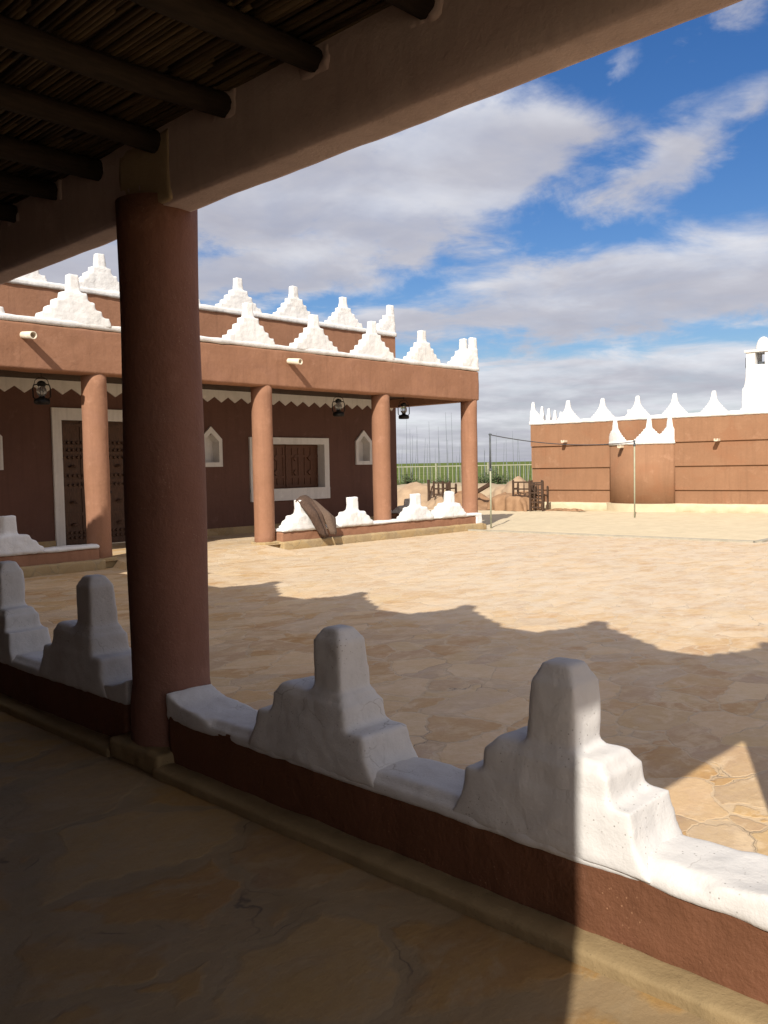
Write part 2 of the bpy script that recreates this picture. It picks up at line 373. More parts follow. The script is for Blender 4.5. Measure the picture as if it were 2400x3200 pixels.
low_far = merlon_me(LOW, LOWF, .03, 3, .014, 3)
low_far.name = 'low_merlon'
low_far.materials.append(m_white)
roof_variants = []
for k in range(5):
    me = merlon_me(ROOF, ROOFF, .024, 3, .010, 10+k, 4); me.name = 'roof_merlon'; me.materials.append(m_white); roof_variants.append(me)
hb = bmesh.new()
for h, z0, z1, t, tap in ROOF: box(hb, (-h, -t/2, z0), (.1, t/2, z1), (1, .93))
box(hb, (-.1, -.085, .4), (.1, .085, .77), (.9, .9))
corner_merlon = bake(hb, .028, 2, .012, 5, 31); corner_merlon.name = 'corner_merlon'; corner_merlon.materials.append(m_white)
hb = bmesh.new()
for h, z0, z1, t, tap in FORT: box(hb, (-.09, -t/2, z0), (h, t/2, z1), (1, .95))
box(hb, (-.09, -.075, .25), (.10, .075, .66), (.48, .48))
fort_half = bake(hb, .022, 2, .008, 5, 33); fort_half.name = 'pointed_corner_merlon'; fort_half.materials.append(m_white)
fort_me = merlon_me(FORT, FORTF, .022, 2, .008, 20); fort_me.name = 'pointed_merlon'; fort_me.materials.append(m_white)
def put(me, name, loc, rz=0, parent=None, sc=(1, 1, 1)):
    o = bpy.data.objects.new(name, me); COL.objects.link(o); o.parent = parent; o.location = loc; o.rotation_euler = (0, 0, rz); o.scale = sc
    return o
def bar(name, a, b, mat, parent, voxel=.05, smooth=3, amp=.01, freq=3, seed=0):
    bm = bmesh.new(); box(bm, a, b)
    return link(name, bake(bm, voxel, smooth, amp, freq, seed), mat, parent)

# ------------------------------------------------------------------ ground
GZ = -.12
big = 3000
sheet('ground', [(-big, -big), (big, -big), (big, big), (-big, big)], -.17, m_earth)
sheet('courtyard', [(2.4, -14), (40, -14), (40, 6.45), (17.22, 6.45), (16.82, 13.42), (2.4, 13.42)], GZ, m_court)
# loose sand, gently uneven
bm = bmesh.new()
SX0, SX1, SY0, SY1 = 17.0, 27.4, 6.5, 33
nx, ny = 42, 90
gv = [[None]*(ny+1) for _ in range(nx+1)]
for i in range(nx+1):
    for j in range(ny+1):
        y = SY0+(SY1-SY0)*j/ny
        edge = 17.32-.062*(y-6.5)+.10 if y < 13.6 else 16.9
        x = edge+(SX1-edge)*i/nx
        z = -.112+.03*noise.noise(Vector((x*.6, y*.6, 0)))+.012*noise.noise(Vector((x*2.2, y*2.2, 3)))
        if i == 0 or j == 0: z = -.13
        gv[i][j] = bm.verts.new((x, y, z))
for i in range(nx):
    for j in range(ny): bm.faces.new([gv[i][j], gv[i+1][j], gv[i+1][j+1], gv[i][j+1]])
tag(fin('sand', bm, m_sand, smooth=True), kind='structure')
bm = bmesh.new()
def strip(bm, p, q, wd, z0, z1):
    d = (Vector((*q, 0))-Vector((*p, 0))); L = d.length; d.normalize(); n = Vector((-d.y, d.x, 0))
    obox(bm, (Vector((*p, 0))+Vector((*q, 0)))/2+Vector((0, 0, (z0+z1)/2)), d, n, (0, 0, 1), L/2, wd/2, (z1-z0)/2)
strip(bm, (16.87, 13.40), (17.27, 6.50), .14, -.16, -.085)
strip(bm, (17.34, 6.44), (40, 6.44), .14, -.16, -.085)
tag(fin('kerb', bm, m_conc), kind='structure')
# far green field that climbs very slightly to the horizon
bm = bmesh.new()
dirs = [(-.10, .995), (.35, .94), (.60, .80), (.777, .63), (.90, .43), (.995, .10), (.9, -.43)]
ringv = []
for R, z in ((46, -.1), (90, -.05), (220, .5), (600, 2.6), (1500, 6.5)):
    ringv.append([bm.verts.new((dx*R, dy*R, z)) for dx, dy in dirs])
for a in range(len(ringv)-1):
    for k in range(len(dirs)-1): bm.faces.new([ringv[a][k], ringv[a][k+1], ringv[a+1][k+1], ringv[a+1][k]])
tag(fin('field', bm, m_field), kind='structure')
bm = bmesh.new()
for k in range(9000):      # standing crop at the near edge of the field
    a = random.uniform(.62, 1.02); R = 47+random.random()**2*50
    x, y = math.sin(a)*R, math.cos(a)*R; h = random.uniform(.25, .75); t = random.uniform(0, 6.28); wv = random.uniform(.03, .09)
    dx, dy = math.cos(t)*wv, math.sin(t)*wv; lx, ly = random.uniform(-.15, .15), random.uniform(-.15, .15)
    v = [bm.verts.new((x-dx, y-dy, -.1)), bm.verts.new((x+dx, y+dy, -.1)), bm.verts.new((x+lx, y+ly, h))]
    bm.faces.new(v)
tag(fin('grass', bm, m_leaf if False else m_field), kind='stuff')

# ------------------------------------------------------------------ near arcade building (the one the photo is taken from)
AX, AXI, AXO = 2.46, 2.36, 2.60     # column axis, beam faces
ZB, ZT = 2.80, 3.60                 # beam underside, bottom of the coping
YE, YN = .16, 10.3                  # the two ends of the arcade
near = thing('arcade_building', 'shaded brown arcade with reed ceiling, log rafters and round column, seen from under its roof', 'building', (AX, 3.94, 0))
off = Vector(near.location)
def nfin(name, bm, mat, parent=None, smooth=False):
    bmesh.ops.translate(bm, vec=-off, verts=bm.verts[:]); return fin(name, bm, mat, parent or near, smooth)
def nbar(name, a, b, mat, voxel=.05, smooth=3, amp=.01, freq=3, seed=0, parent=None):
    a = Vector(a)-off; b = Vector(b)-off
    return bar(name, a, b, mat, parent or near, voxel, smooth, amp, freq, seed)
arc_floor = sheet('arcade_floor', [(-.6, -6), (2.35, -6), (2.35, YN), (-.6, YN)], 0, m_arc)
bm = bmesh.new(); box(bm, (2.35, -6, -.18), (2.62, .2, -.004)); tag(fin('floor_edge', bm, m_plinth), kind='structure')
# beam on the court side and the end beam
nbar('beam', (AXI, YE, ZB), (AXO-.06, YN, ZT), m_beam_brown, .04, 2, .006, 2.2, 1)
nbar('end_beam', (-.54, YE, ZB+.002), (AXI-.002, YE+.2, ZT), m_beam_brown, .05, 2, .006, 2.6, 2)
bm = bmesh.new(); box(bm, (-.538, -.02, 3.36), (AXO-.062, YE-.002, ZT)); nfin('eave', bm, m_beam_brown)
for k, y in enumerate((.42, 3.94, 7.46)):
    prof = [(.203+.012*noise.noise(Vector((k*7, 0, z*1.1)))+(.012 if z < .35 else 0), z) for z in [i*ZB/28 for i in range(29)]]
    prof[-1] = (.205, ZB+.06)
    bm = bmesh.new(); lathe(bm, prof, 40, (AX, y, 0), .02, k*5)
    c = nfin('column', bm, m_col_brown, smooth=True)
    # pale capital block where the beam sits on the column
    bm = bmesh.new(); box(bm, (AXI-.004, y-.29, ZB+.004), (AXI+.05, y+.19, ZB+.345))
    lo = Vector((0, 0, 0)); bmesh.ops.translate(bm, vec=-off, verts=bm.verts[:])
    cp = link('capital', bake(bm, .02, 2, .004, 7, k), m_cap, c)
    bm = bmesh.new(); box(bm, (AX-.25, y-.25, -.01), (AX+.2, y+.24, .11)); bmesh.ops.translate(bm, vec=-off, verts=bm.verts[:])
    link('column_base', bake(bm, .02, 5, .014, 6, k+4), m_nplinth, c)
# rafters: peeled logs across the arcade, ends set in the beam
ys = [.62+.0*i for i in range(0)]
ys = [.88, 1.46, 2.04, 2.62, 3.22, 3.80, 4.36, 4.86, 5.42, 6.0, 6.58, 7.15, 7.75, 8.3, 8.9, 9.5, 10.0]
for k, y in enumerate(ys):
    bm = bmesh.new(); pts = []; rs = []
    for i in range(13):
        x = -.54+(AXI+.03+.54)*i/12
        pts.append((x, y+.03*noise.noise(Vector((x*.8, k*3, 1)))-.02+random.uniform(-.004, .004), 3.108+.02*noise.noise(Vector((x*.9, k*5, 7)))))
        rs.append(.053+.010*noise.noise(Vector((x*1.5, k*2.3, 4))))
    tube(bm, pts, rs, 12)
    r_ = nfin('rafter', bm, m_log, smooth=True)
    if abs(y-3.94) < .3 or abs(y-7.46) < .3: continue
    # daub pressed round the log where it meets the beam
    bm = bmesh.new()
    box(bm, (AXI-.004, y-.10, 3.045), (AXI+.03, y+.085, 3.18)); bmesh.ops.translate(bm, vec=-off, verts=bm.verts[:])
    link('daub', bake(bm, .016, 5, .022, 8, k), m_beam_brown, r_)
bm = bmesh.new()
x = -.56
while x < AXI+.03:
    r = random.uniform(.0095, .0145)
    y0 = YE+.16
    while y0 < YN:
        L = random.uniform(1.6, 3.2); pts = []
        zz = 3.172+random.uniform(-.006, .01)
        for i in range(4):
            pts.append((x+random.uniform(-.006, .006), min(y0+L*i/3, YN), zz+random.uniform(-.005, .005)))
        tube(bm, pts, r, 6); y0 += L-.05
    x += r*2+random.choice((0, .001, .003, .006))
nfin('reed_ceiling', bm, m_reed, smooth=True)
bm = bmesh.new(); box(bm, (-.54, YE+.2, 3.205), (AXI, YN, 3.36)); nfin('roof_deck', bm, m_roof)
# the building block behind the arcade, and the taller end block
bm = bmesh.new(); box(bm, (-6.5, -.05, -.1), (-.54, YN, 5.15)); nfin('back_wall', bm, m_fac_in)
bm = bmesh.new(); box(bm, (-6.5, YN, -.1), (2.52, 13.2, 4.25)); nfin('end_wall', bm, m_fac_in)
cop = nbar('roof_coping', (AXI-.02, -.02, ZT-.01), (AXO-.03, YN, ZT+.10), m_white, .04, 2, .01, 3, 5)
for y in (1.78, 3.46, 5.2, 6.95, 8.7): put(random.choice(roof_variants), 'merlon', Vector((2.47, y, ZT+.09))-off, math.pi/2, cop)
put(corner_merlon, 'merlon', Vector((2.47, .08, ZT+.09))-off, -math.pi/2, cop)
cop = nbar('upper_coping', (-.8, -.07, 5.14), (-.5, YN, 5.26), m_white, .05, 2, .01, 3, 6)
for y in (.8, 2.6, 4.4, 6.2, 8.0, 9.7): put(roof_variants[0], 'merlon', Vector((-.65, y, 5.25))-off, math.pi/2, cop)
cop = nbar('end_coping', (2.25, YN, 4.24), (2.55, 13.2, 4.35), m_white, .05, 2, .01, 3, 7)
for y in (10.95, 12.5): put(roof_variants[1], 'merlon', Vector((2.4, y, 4.34))-off, math.pi/2, cop)

# low parapet walls of the near arcade
near_m = []
# per merlon: lower lump, shoulder block, finger (half width along the wall, centre offset)
NEAR_LV = [((.365, .10), (.24, -.01), .086, .075, 1.0), ((.345, .105), (.25, .0), .090, .01, .62), ((.37, .12), (.245, .0), .09, .01, .9)]
for k in range(3):
    bm = bmesh.new(); (h1, z1), (h2, o2), h, sh, tp = NEAR_LV[k]
    box(bm, (-h1-.04, -.142, -.07), (h1+.04, .150, .03), (.84, .96))
    box(bm, (-h1, -.144, -.05), (h1, .150, z1+.012), (.90, .92))
    box(bm, (o2-h2-.012, -.138, .0), (o2+h2+.012, .138, .205), (.88, .86)); box(bm, (o2-h2*.9, -.118, .15), (o2+h2*.9, .115, .240), (.90, .86))
    box(bm, (sh-h-.03, -.098, .15), (sh+h+.03, .093, .278), (.70, .78))
    box(bm, (sh-h*1.04, -.090, .2), (sh+h*1.04, .085, .455), (.93, .94)); box(bm, (sh-h*.95, -.084, .44), (sh+h*.95, .078, .505+.01*k), (.55+.25*(1-tp), .62))
    me = bake(bm, .0115, 7, .008, 4.2, 40+k); me.name = 'near_merlon'; me.materials.append(m_near_white); near_m.append(me)
def low_wall_near(y0, y1, ms, label, seed):
    t = thing('low_wall', label, 'wall', (AX, (y0+y1)/2, 0))
    o = Vector(t.location)
    bm = bmesh.new(); box(bm, (2.305, y0, -.15), (2.585, y1, .295)); bmesh.ops.translate(bm, vec=-o, verts=bm.verts[:])
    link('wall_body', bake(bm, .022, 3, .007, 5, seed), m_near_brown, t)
    bm = bmesh.new(); box(bm, (2.20, y0, -.02), (2.33, y1, .05)); box(bm, (2.55, y0, -.16), (2.68, y1, -.02)); bmesh.ops.translate(bm, vec=-o, verts=bm.verts[:])
    link('plinth', bake(bm, .02, 3, .007, 5, seed+1), m_nplinth, t)
    bm = bmesh.new(); box(bm, (2.296, y0-.03, .262), (2.605, y1+.03, .330), (.74, 1)); box(bm, (2.297, y0, .25), (2.595, y1, .298))
    for ye, sg in ((y0, 1), (y1, -1)):      # plaster swept up against the column
        prism(bm, [(2.30, ye-.02*sg, .28), (2.30, ye-.02*sg, .395), (2.30, ye+.10*sg, .352), (2.30, ye+.34*sg, .322), (2.30, ye+.36*sg, .28)], (0, 0, 0), (.285, 0, 0))
    bmesh.ops.translate(bm, vec=-o, verts=bm.verts[:])
    cp = link('coping', bake(bm, .013, 5, .009, 4.5, seed+2), m_near_white, t)
    for i, (y, s) in enumerate(ms): put(near_m[i % 3], 'merlon', Vector((2.437, y, .340))-o, -math.pi/2, cp, s)
    return t
low_wall_near(.64, 3.73, [(2.685, (1, 1, 1)), (1.54, (1, 1, 1))], 'low brown wall capped with white plaster and two white stepped merlons, right of the big round column', 1)
low_wall_near(4.15, 7.26, [(4.76, (1.05, 1, 1.12)), (5.92, (1, 1, 1.1)), (6.9, (1, 1, 1.05))], 'shaded low brown wall with white stepped merlons, left of the big round column', 9)

# ------------------------------------------------------------------ building across the court
FY, WY = 13.5, 16.5
opp = thing('porch_building', 'terracotta building with pillared porch and two rows of white stepped merlons, across the courtyard', 'building', (11, FY, 0))
oo = Vector(opp.location)
def ofin(name, bm, mat, parent=None, smooth=False):
    bmesh.ops.translate(bm, vec=-oo, verts=bm.verts[:]); return fin(name, bm, mat, parent or opp, smooth)
def obar(name, a, b, mat, voxel=.06, smooth=2, amp=.01, freq=2.5, seed=0, parent=None):
    return bar(name, Vector(a)-oo, Vector(b)-oo, mat, parent or opp, voxel, smooth, amp, freq, seed)
X0, X1 = 2.9, 17.62
obar('beam', (X0, FY, 3.12), (X1, FY+.32, 3.88), m_fac, .05, 1, .012, 2, 1)
bm = bmesh.new(); box(bm, (X1-.30, FY+.32, 3.122), (X1-.002, WY, 3.879)); ofin('side_beam', bm, m_fac)
bm = bmesh.new(); box(bm, (X0, FY+.32, 3.33), (X1-.3, WY, 3.6)); ofin('porch_ceiling', bm, m_wood)
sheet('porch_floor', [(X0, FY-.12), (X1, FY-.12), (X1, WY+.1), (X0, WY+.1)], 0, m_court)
for k, x in enumerate((3.66, 7.24, 10.81, 14.22, 17.45)):
    prof = [(.208+.010*noise.noise(Vector((k*9, 3, z))), z) for z in [i*3.12/20 for i in range(21)]]
    prof[-1] = (.208, 3.17); prof[0] = (.215, -.12)
    bm = bmesh.new(); lathe(bm, prof, 32, (x, FY+.215, 0), .03, k*3)
    c = ofin('column', bm, m_fac, smooth=True)
    if k in (1, 2):
        bm = bmesh.new(); box(bm, (x-.22, FY-.055, GZ-.02), (x+.2, FY+.42, .05)); bmesh.ops.translate(bm, vec=-oo, verts=bm.verts[:])
        link('column_base', bake(bm, .025, 3, .012, 5, k), m_plinth, c)
# porch back wall, built round its openings
D0, D1, DZ = 7.97, 9.99, 2.54
V0, V1, VZ0, VZ1 = 12.74, 14.98, .98, 2.12
NI = [(6.5, .46), (11.5, .46), (16.40, .46)]
NZ0, NZ1 = 1.66, 2.30
bm = bmesh.new()
xs = sorted([X0, D0, D1, V0, V1, X1+.1]+[n-h/2 for n, h in NI]+[n+h/2 for n, h in NI])
for a, b in zip(xs[:-1], xs[1:]):
    m_ = (a+b)/2
    if D0 < m_ < D1: segs = [(DZ, 5.1)]
    elif V0 < m_ < V1: segs = [(-.1, VZ0), (VZ1, 5.1)]
    elif any(abs(m_-n) < h/2 for n, h in NI): segs = [(-.1, NZ0), (NZ1, 5.1)]
    else: segs = [(-.1, 5.1)]
    for z0, z1 in segs: box(bm, (a, WY, z0), (b, WY+.34, z1))
box(bm, (X1-.1, WY+.34, -.1), (X1+.1, WY+6, 5.1))
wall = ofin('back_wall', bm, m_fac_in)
# sunlit upper storey skin (above the porch roof), a real render coat 12 mm proud of the wall
bm = bmesh.new(); box(bm, (X0, WY-.012, 3.62), (X1+.112, WY-.001, 5.10)); box(bm, (X1+.101, WY-.001, 3.4), (X1+.112, WY+6, 5.1)); ofin('upper_wall', bm, m_fac)
bm = bmesh.new(); box(bm, (X0, WY-.04, 0), (D0-.2, WY, .16)); box(bm, (D1+.2, WY-.04, 0), (X1+.1, WY, .16)); ofin('skirting', bm, m_plinth)
bm = bmesh.new(); box(bm, (X0, FY+.32, 3.601), (X1-.3, WY-.013, 3.64)); ofin('porch_roof', bm, m_roof)
# zigzag trim
bm = bmesh.new(); x = X0; n = 0
pts = [(X0, 3.32)]
pts2 = []
while x < X1:
    pts2 += [(x, 3.17), (x+.19, 3.045)]; x += .38
prof = [(X0, 3.32)]+[p for p in pts2 if p[0] <= X1]+[(X1, 3.17), (X1, 3.32)]
prism(bm, [(a, WY-.03, b) for a, b in prof], (0, 0, 0), (0, .03, 0)); ofin('zigzag_trim', bm, m_white_dim)
# door
bm = bmesh.new()
box(bm, (D0-.19, WY-.05, 0), (D0, WY+.06, DZ+.24)); box(bm, (D1, WY-.05, 0), (D1+.19, WY+.06, DZ+.24)); box(bm, (D0, WY-.05, DZ), (D1, WY+.06, DZ+.24))
ofin('door_frame', bm, m_white_dim)
door = bpy.data.objects.new('door', None); COL.objects.link(door); door.parent = opp; door.location = Vector(((D0+D1)/2, WY+.15, 0))-oo
for s in (0, 1):
    a = D0+s*(D1-D0)/2+.005; b = a+(D1-D0)/2-.01
    bm = bmesh.new(); box(bm, (a, WY+.16, .01), (b, WY+.22, DZ-.005))
    for z in (.06, .62, 1.17, 1.30, 1.86, 2.0, 2.42): box(bm, (a+.02, WY+.135, z), (b-.02, WY+.16, z+.06))
    for xx in (a+.02, (a+b)/2-.03, b-.08): box(bm, (xx, WY+.14, .02), (xx+.06, WY+.159, DZ-.02))
    for z in (.18, .28, 1.24, 1.43, 1.8, 1.95, 2.1):
        for i in range(9):
            cx = a+.1+i*(b-a-.2)/8; obox(bm, (cx, WY+.13, z), (.7, 0, .7), (0, 1, 0), (-.7, 0, .7), .022, .025, .022)
    for z in (.45, .9, 1.62):
        for cx in (a+.28, b-.28): lathe(bm, [(.075, 0), (.06, .03), (.02, .05)], 12, (cx, WY+.12, z-.02))
    bmesh.ops.translate(bm, vec=-oo-door.location, verts=bm.verts[:])
    lf = fin('door_leaf', bm, m_door, door)
    bm = bmesh.new(); hx = b-.07 if s == 0 else a+.07
    lathe(bm, [(.03, 0), (.035, .02), (.02, .04)], 10, (0, 0, 0)); bmesh.ops.rotate(bm, matrix=Matrix.Rotation(math.pi/2, 3, 'X'), verts=bm.verts[:])
    bmesh.ops.translate(bm, vec=Vector((hx, WY+.135, 1.08))-oo-door.location, verts=bm.verts[:]); fin('handle', bm, m_iron, lf)
# window with deep white reveal and carved shutters
bm = bmesh.new()
for a, b in (((V0-.15, WY-.05, VZ0-.02), (V0+.02, WY+.30, VZ1+.14)), ((V1-.02, WY-.05, VZ0-.02), (V1+.14, WY+.30, VZ1+.14)),
             ((V0+.02, WY-.05, VZ1-.02), (V1-.02, WY+.30, VZ1+.14)), ((V0-.15, WY-.06, VZ0-.26), (V1+.14, WY+.30, VZ0+.03))): box(bm, a, b)
win = ofin('window', bm, m_white_dim)
for s in (0, 1):
    mid = (V0+V1)/2; a, b = (V0+.02, mid-.005) if s == 0 else (mid+.005, V1-.02)
    bm = bmesh.new(); box(bm, (a, WY+.22, VZ0+.03), (b, WY+.27, VZ1-.02))
    for z in (VZ0+.05, VZ0+.28, VZ1-.34, VZ1-.10): box(bm, (a+.015, WY+.195, z), (b-.015, WY+.22, z+.06))
    n_ = 5
    for i in range(n_+1): xx = a+.015+i*(b-a-.075)/n_; box(bm, (xx, WY+.2, VZ0+.04), (xx+.045, WY+.219, VZ1-.03))
    for z in (VZ0+.36, VZ1-.42):
        for q in (.28, .72): obox(bm, (a+(b-a)*q, WY+.195, z+.06), (.7, 0, .7), (0, 1, 0), (-.7, 0, .7), .05, .02, .05)
    ofin('shutter', bm, m_shut, win).parent = win
    win.children[-1].location = (0, 0, 0)
# pointed niches
for n, h in NI:
    bm = bmesh.new()
    o1, o2 = h/2+.07, h/2-.02
    OUT = [(-o1, NZ0-.09), (o1, NZ0-.09), (o1, NZ1-.10), (0, NZ1+.19), (-o1, NZ1-.10)]
    INN = [(-o2, NZ0+.01), (o2, NZ0+.01), (o2, NZ1-.15), (0, NZ1+.04), (-o2, NZ1-.15)]
    def ring(y): return [bm.verts.new((n+a, y, z)) for a, z in OUT], [bm.verts.new((n+a, y, z)) for a, z in INN]
    fo, fi = ring(WY-.05); bo, bi = ring(WY+.005); _, di = ring(WY+.20)
    for k in range(5):
        j = (k+1) % 5
        bm.faces.new([fo[k], fo[j], fi[j], fi[k]]); bm.faces.new([fo[k], bo[k], bo[j], fo[j]]); bm.faces.new([fi[k], fi[j], di[j], di[k]])
    bm.faces.new(di)
    for v in _: bm.verts.remove(v)
    bmesh.ops.delete(bm, geom=[v for v in bm.verts if not v.link_faces], context='VERTS')
    ofin('niche', bm, m_white_dim)
# water spouts
for x in (5.97, 11.36, 15.9):
    if x > 15: continue
    bm = bmesh.new()
    n = 14; Rr, ri, L = .058, .046, .36
    rings = []
    for (r, y) in ((Rr, .02), (Rr*1.06, -L), (ri, -L), (ri, -.05)):
        rings.append([bm.verts.new((x+r*math.cos(2*math.pi*k/n), FY+y, 3.66+r*math.sin(2*math.pi*k/n)+y*.12)) for k in range(n)])
    for i in range(3):
        for k in range(n): bm.faces.new([rings[i][k], rings[i][(k+1) % n], rings[i+1][(k+1) % n], rings[i+1][k]])
    bm.faces.new(rings[3])
    ofin('water_spout', bm, m_pipe, smooth=True)
# roof copings and merlons
cop = obar('roof_coping', (X0, FY-.03, 3.87), (X1+.02, FY+.27, 3.97), m_white, .045, 2, .012, 3, 3)
for i, x in enumerate((3.4, 5.15, 6.87, 8.66, 10.45, 12.15, 13.88, 15.57)):
    put(roof_variants[i % 5], 'merlon', Vector((x, FY+.12, 3.95))-oo, math.radians((0, 2, -2, 1)[i % 4]), cop, ((1, .96, 1.04)[i % 3], 1, (1, .96, 1.03, .98)[i % 4]))
put(corner_merlon, 'merlon', Vector((X1-.1, FY+.12, 3.95))-oo, 0, cop)
cop = obar('side_coping', (X1-.30, FY+.27, 3.87), (X1+.02, WY-.02, 3.965), m_white, .05, 2, .012, 3, 4)
put(corner_merlon, 'merlon', Vector((X1-.14, FY+.38, 3.95))-oo, -math.pi/2, cop)
put(roof_variants[1], 'merlon', Vector((X1-.14, FY+1.75, 3.95))-oo, math.pi/2, cop, (.8, 1, .85))
cop = obar('upper_coping', (X0, WY-.06, 5.09), (X1+.16, WY+.26, 5.22), m_white, .05, 2, .012, 3, 5)
for i, x in enumerate((3.7, 5.45, 7.2, 8.98, 10.75, 12.47, 14.17, 15.86)):
    put(roof_variants[(i+2) % 5], 'merlon', Vector((x, WY+.1, 5.20))-oo, math.radians((1, -2, 0)[i % 3]), cop, ((1.06, 1.0, 1.03)[i % 3], 1, (1.03, 1.0, 1.05, .99)[i % 4]))
put(corner_merlon, 'merlon', Vector((X1+.04, WY+.1, 5.20))-oo, 0, cop)

# low walls of the far porch
def low_wall_far(name, x0, x1, ms, label, ret=False, seed=0):
    t = thing('low_wall', label, 'wall', ((x0+x1)/2, FY, 0)); o = Vector(t.location)
    def b2(nm, boxes, mat, vox, amp, sd, parent=t):
        bm = bmesh.new()
        for a, b in boxes: box(bm, Vector(a)-o, Vector(b)-o)
        return link(nm, bake(bm, vox, 2, amp, 4, sd), mat, parent)
    body = [((x0, FY-.10, -.05), (x1, FY+.16, .235))]; pl = [((x0-.06, FY-.22, GZ-.03), (x1+.04, FY+.05, .045))]; cp = [((x0, FY-.125, .225), (x1+(.1 if ret else 0), FY+.19, .295))]
    if ret:
        body.append(((x1-.26, FY, -.05), (x1+.03, WY-.1, .235))); cp.append(((x1-.3, FY, .225), (x1+.1, WY-.1, .295))); cp.append(((x1-.14, FY-.125, .0), (x1+.1, FY+.19, .29)))
        pl.append(((x1-.2, FY-.22, GZ-.03), (x1+.17, WY, .02)))
    b2('wall_body', body, m_fac, .03, .008, seed); b2('plinth', pl, m_plinth, .03, .010, seed+1)
    c = b2('coping', cp, m_white, .03, .012, seed+2)
    for x, y, rz, s in ms: put(low_far, 'merlon', Vector((x, y, .28))-o, rz, c, s)
    return t
low_wall_far('a', 11.0, 17.42, [(11.60, FY+.03, 0, (1, 1, 1)), (13.08, FY+.03, 0, (1, 1, 1)), (15.14, FY+.03, 0, (1, 1, 1)), (16.40, FY+.03, 0, (.98, 1, .98)),
    (17.32, FY+.80, math.pi/2, (1, 1, .97)), (17.32, FY+2.2, math.pi/2, (1, 1, .6))], 'sunlit low terracotta wall with white coping and stepped merlons between the far porch pillars', True, 3)
low_wall_far('b', 3.85, 7.08, [(4.5, FY+.03, 0, (1, 1, 1)), (5.62, FY+.03, 0, (1.02, 1, .98))], 'shaded low wall with white coping and stepped merlon in front of the dark door, at the left edge', False, 13)
bm = bmesh.new()
a = [(7.2, 12.1), (10.5, 12.1), (10.5, FY-.1), (7.2, FY-.1)]
vs = [bm.verts.new((7.3, 12.2, GZ+.002)), bm.verts.new((10.65, 12.2, GZ+.002)), bm.verts.new((10.6, FY-.1, .004)), bm.verts.new((7.4, FY-.1, .004))]
bm.faces.new(vs); v2 = bm.verts.new((7.3, FY-.1, GZ)); v3 = bm.verts.new((10.65, FY-.1, GZ)); bm.faces.new([vs[0], vs[3], v2]); bm.faces.new([vs[1], v3, vs[2]])
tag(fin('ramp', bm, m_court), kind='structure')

# ------------------------------------------------------------------ hurricane lanterns under the far porch
def make_lantern():
    t = thing('lantern', 'x', 'lantern', (0, 0, 0))
    bm = bmesh.new(); lathe(bm, [(.115, 0), (.13, .015), (.13, .075), (.10, .095), (.05, .11), (.045, .135)], 20); fin('fuel_tank', bm, m_iron, t, True)
    bm = bmesh.new(); lathe(bm, [(.045, .135), (.075, .18), (.082, .22), (.07, .265), (.05, .30)], 20); fin('glass', bm, m_glass, t, True)
    bm = bmesh.new(); lathe(bm, [(.055, .30), (.07, .31), (.06, .345), (.075, .35), (.05, .38), (.02, .395)], 20); fin('cap', bm, m_iron, t, True)
    bm = bmesh.new()
    for s in (-1, 1): tube(bm, [(s*.10, 0, .08), (s*.138, 0, .12), (s*.140, 0, .27), (s*.125, 0, .32), (s*.05, 0, .34)], .011, 8)
    for s in (-1, 1): tube(bm, [(0, s*.09, .10), (0, s*.09, .28)], .005, 6)
    fin('frame', bm, m_iron, t, True)
    bm = bmesh.new(); tube(bm, [(.12, 0, .33), (.10, 0, .40), (.05, 0, .44), (0, 0, .455), (-.05, 0, .44), (-.10, 0, .40), (-.12, 0, .33)], .006, 6); fin('handle', bm, m_iron, t, True)
    bm = bmesh.new(); tube(bm, [(0, 0, .45), (0, 0, .72)], .004, 6); fin('hanging_wire', bm, m_iron, t)
    return t
proto = make_lantern()
LT = [(6.60, 'black hurricane lantern hanging in the dark porch in front of the door, leftmost lantern'),
      (13.46, 'black hurricane lantern hanging before the zigzag trim, above the right side of the window'),
      (15.64, 'black hurricane lantern silhouetted against the cloudy sky, rightmost under the porch')]
for i, (x, lb) in enumerate(LT):
    o = proto if i == 0 else copy_tree(proto)
    o.location = (x, 14.3, 2.66); o.rotation_euler = (0, 0, math.radians(-35)); tag(o, lb, 'lantern', 'hurricane lanterns under the porch')

# rug flung over the low wall
rug = thing('rug', 'brown folded rug hung over the low wall between white stepped merlons', 'rug', (12.0, FY-.15, 0))
def drape(cols, mat, name, th=.035, seed=0):
    """cols: polylines running from behind the wall, over it and down the front; lofted sideways into a thick cloth"""
    bm = bmesh.new(); R = Vector(rug.location)
    grid = []
    for ci, c in enumerate(cols):
        pts = [Vector(p) for p in c]; out = []
        for i in range(len(pts)-1):
            for k in range(6): out.append(pts[i].lerp(pts[i+1], k/6))
        out.append(pts[-1]); grid.append(out)
    fine = []
    m = len(grid)
    for i in range(m-1):
        for k in range(5): fine.append([a.lerp(b, k/5) for a, b in zip(grid[i], grid[i+1])])
    fine.append(grid[-1])
    V = []
    for i, row in enumerate(fine):
        V.append([bm.verts.new(p-R+Vector((.012*noise.noise(p*5), -.03*abs(noise.noise(Vector((p.x*9, p.z*1.5, seed)))), .012*noise.noise(p*6)))) for p in row])
    for i in range(len(V)-1):
        for j in range(len(V[0])-1): bm.faces.new([V[i][j], V[i+1][j], V[i+1][j+1], V[i][j+1]])
    o = fin(name, bm, mat, rug, True)
    md = o.modifiers.new('thick', 'SOLIDIFY'); md.thickness = th; md.offset = 0
    return o
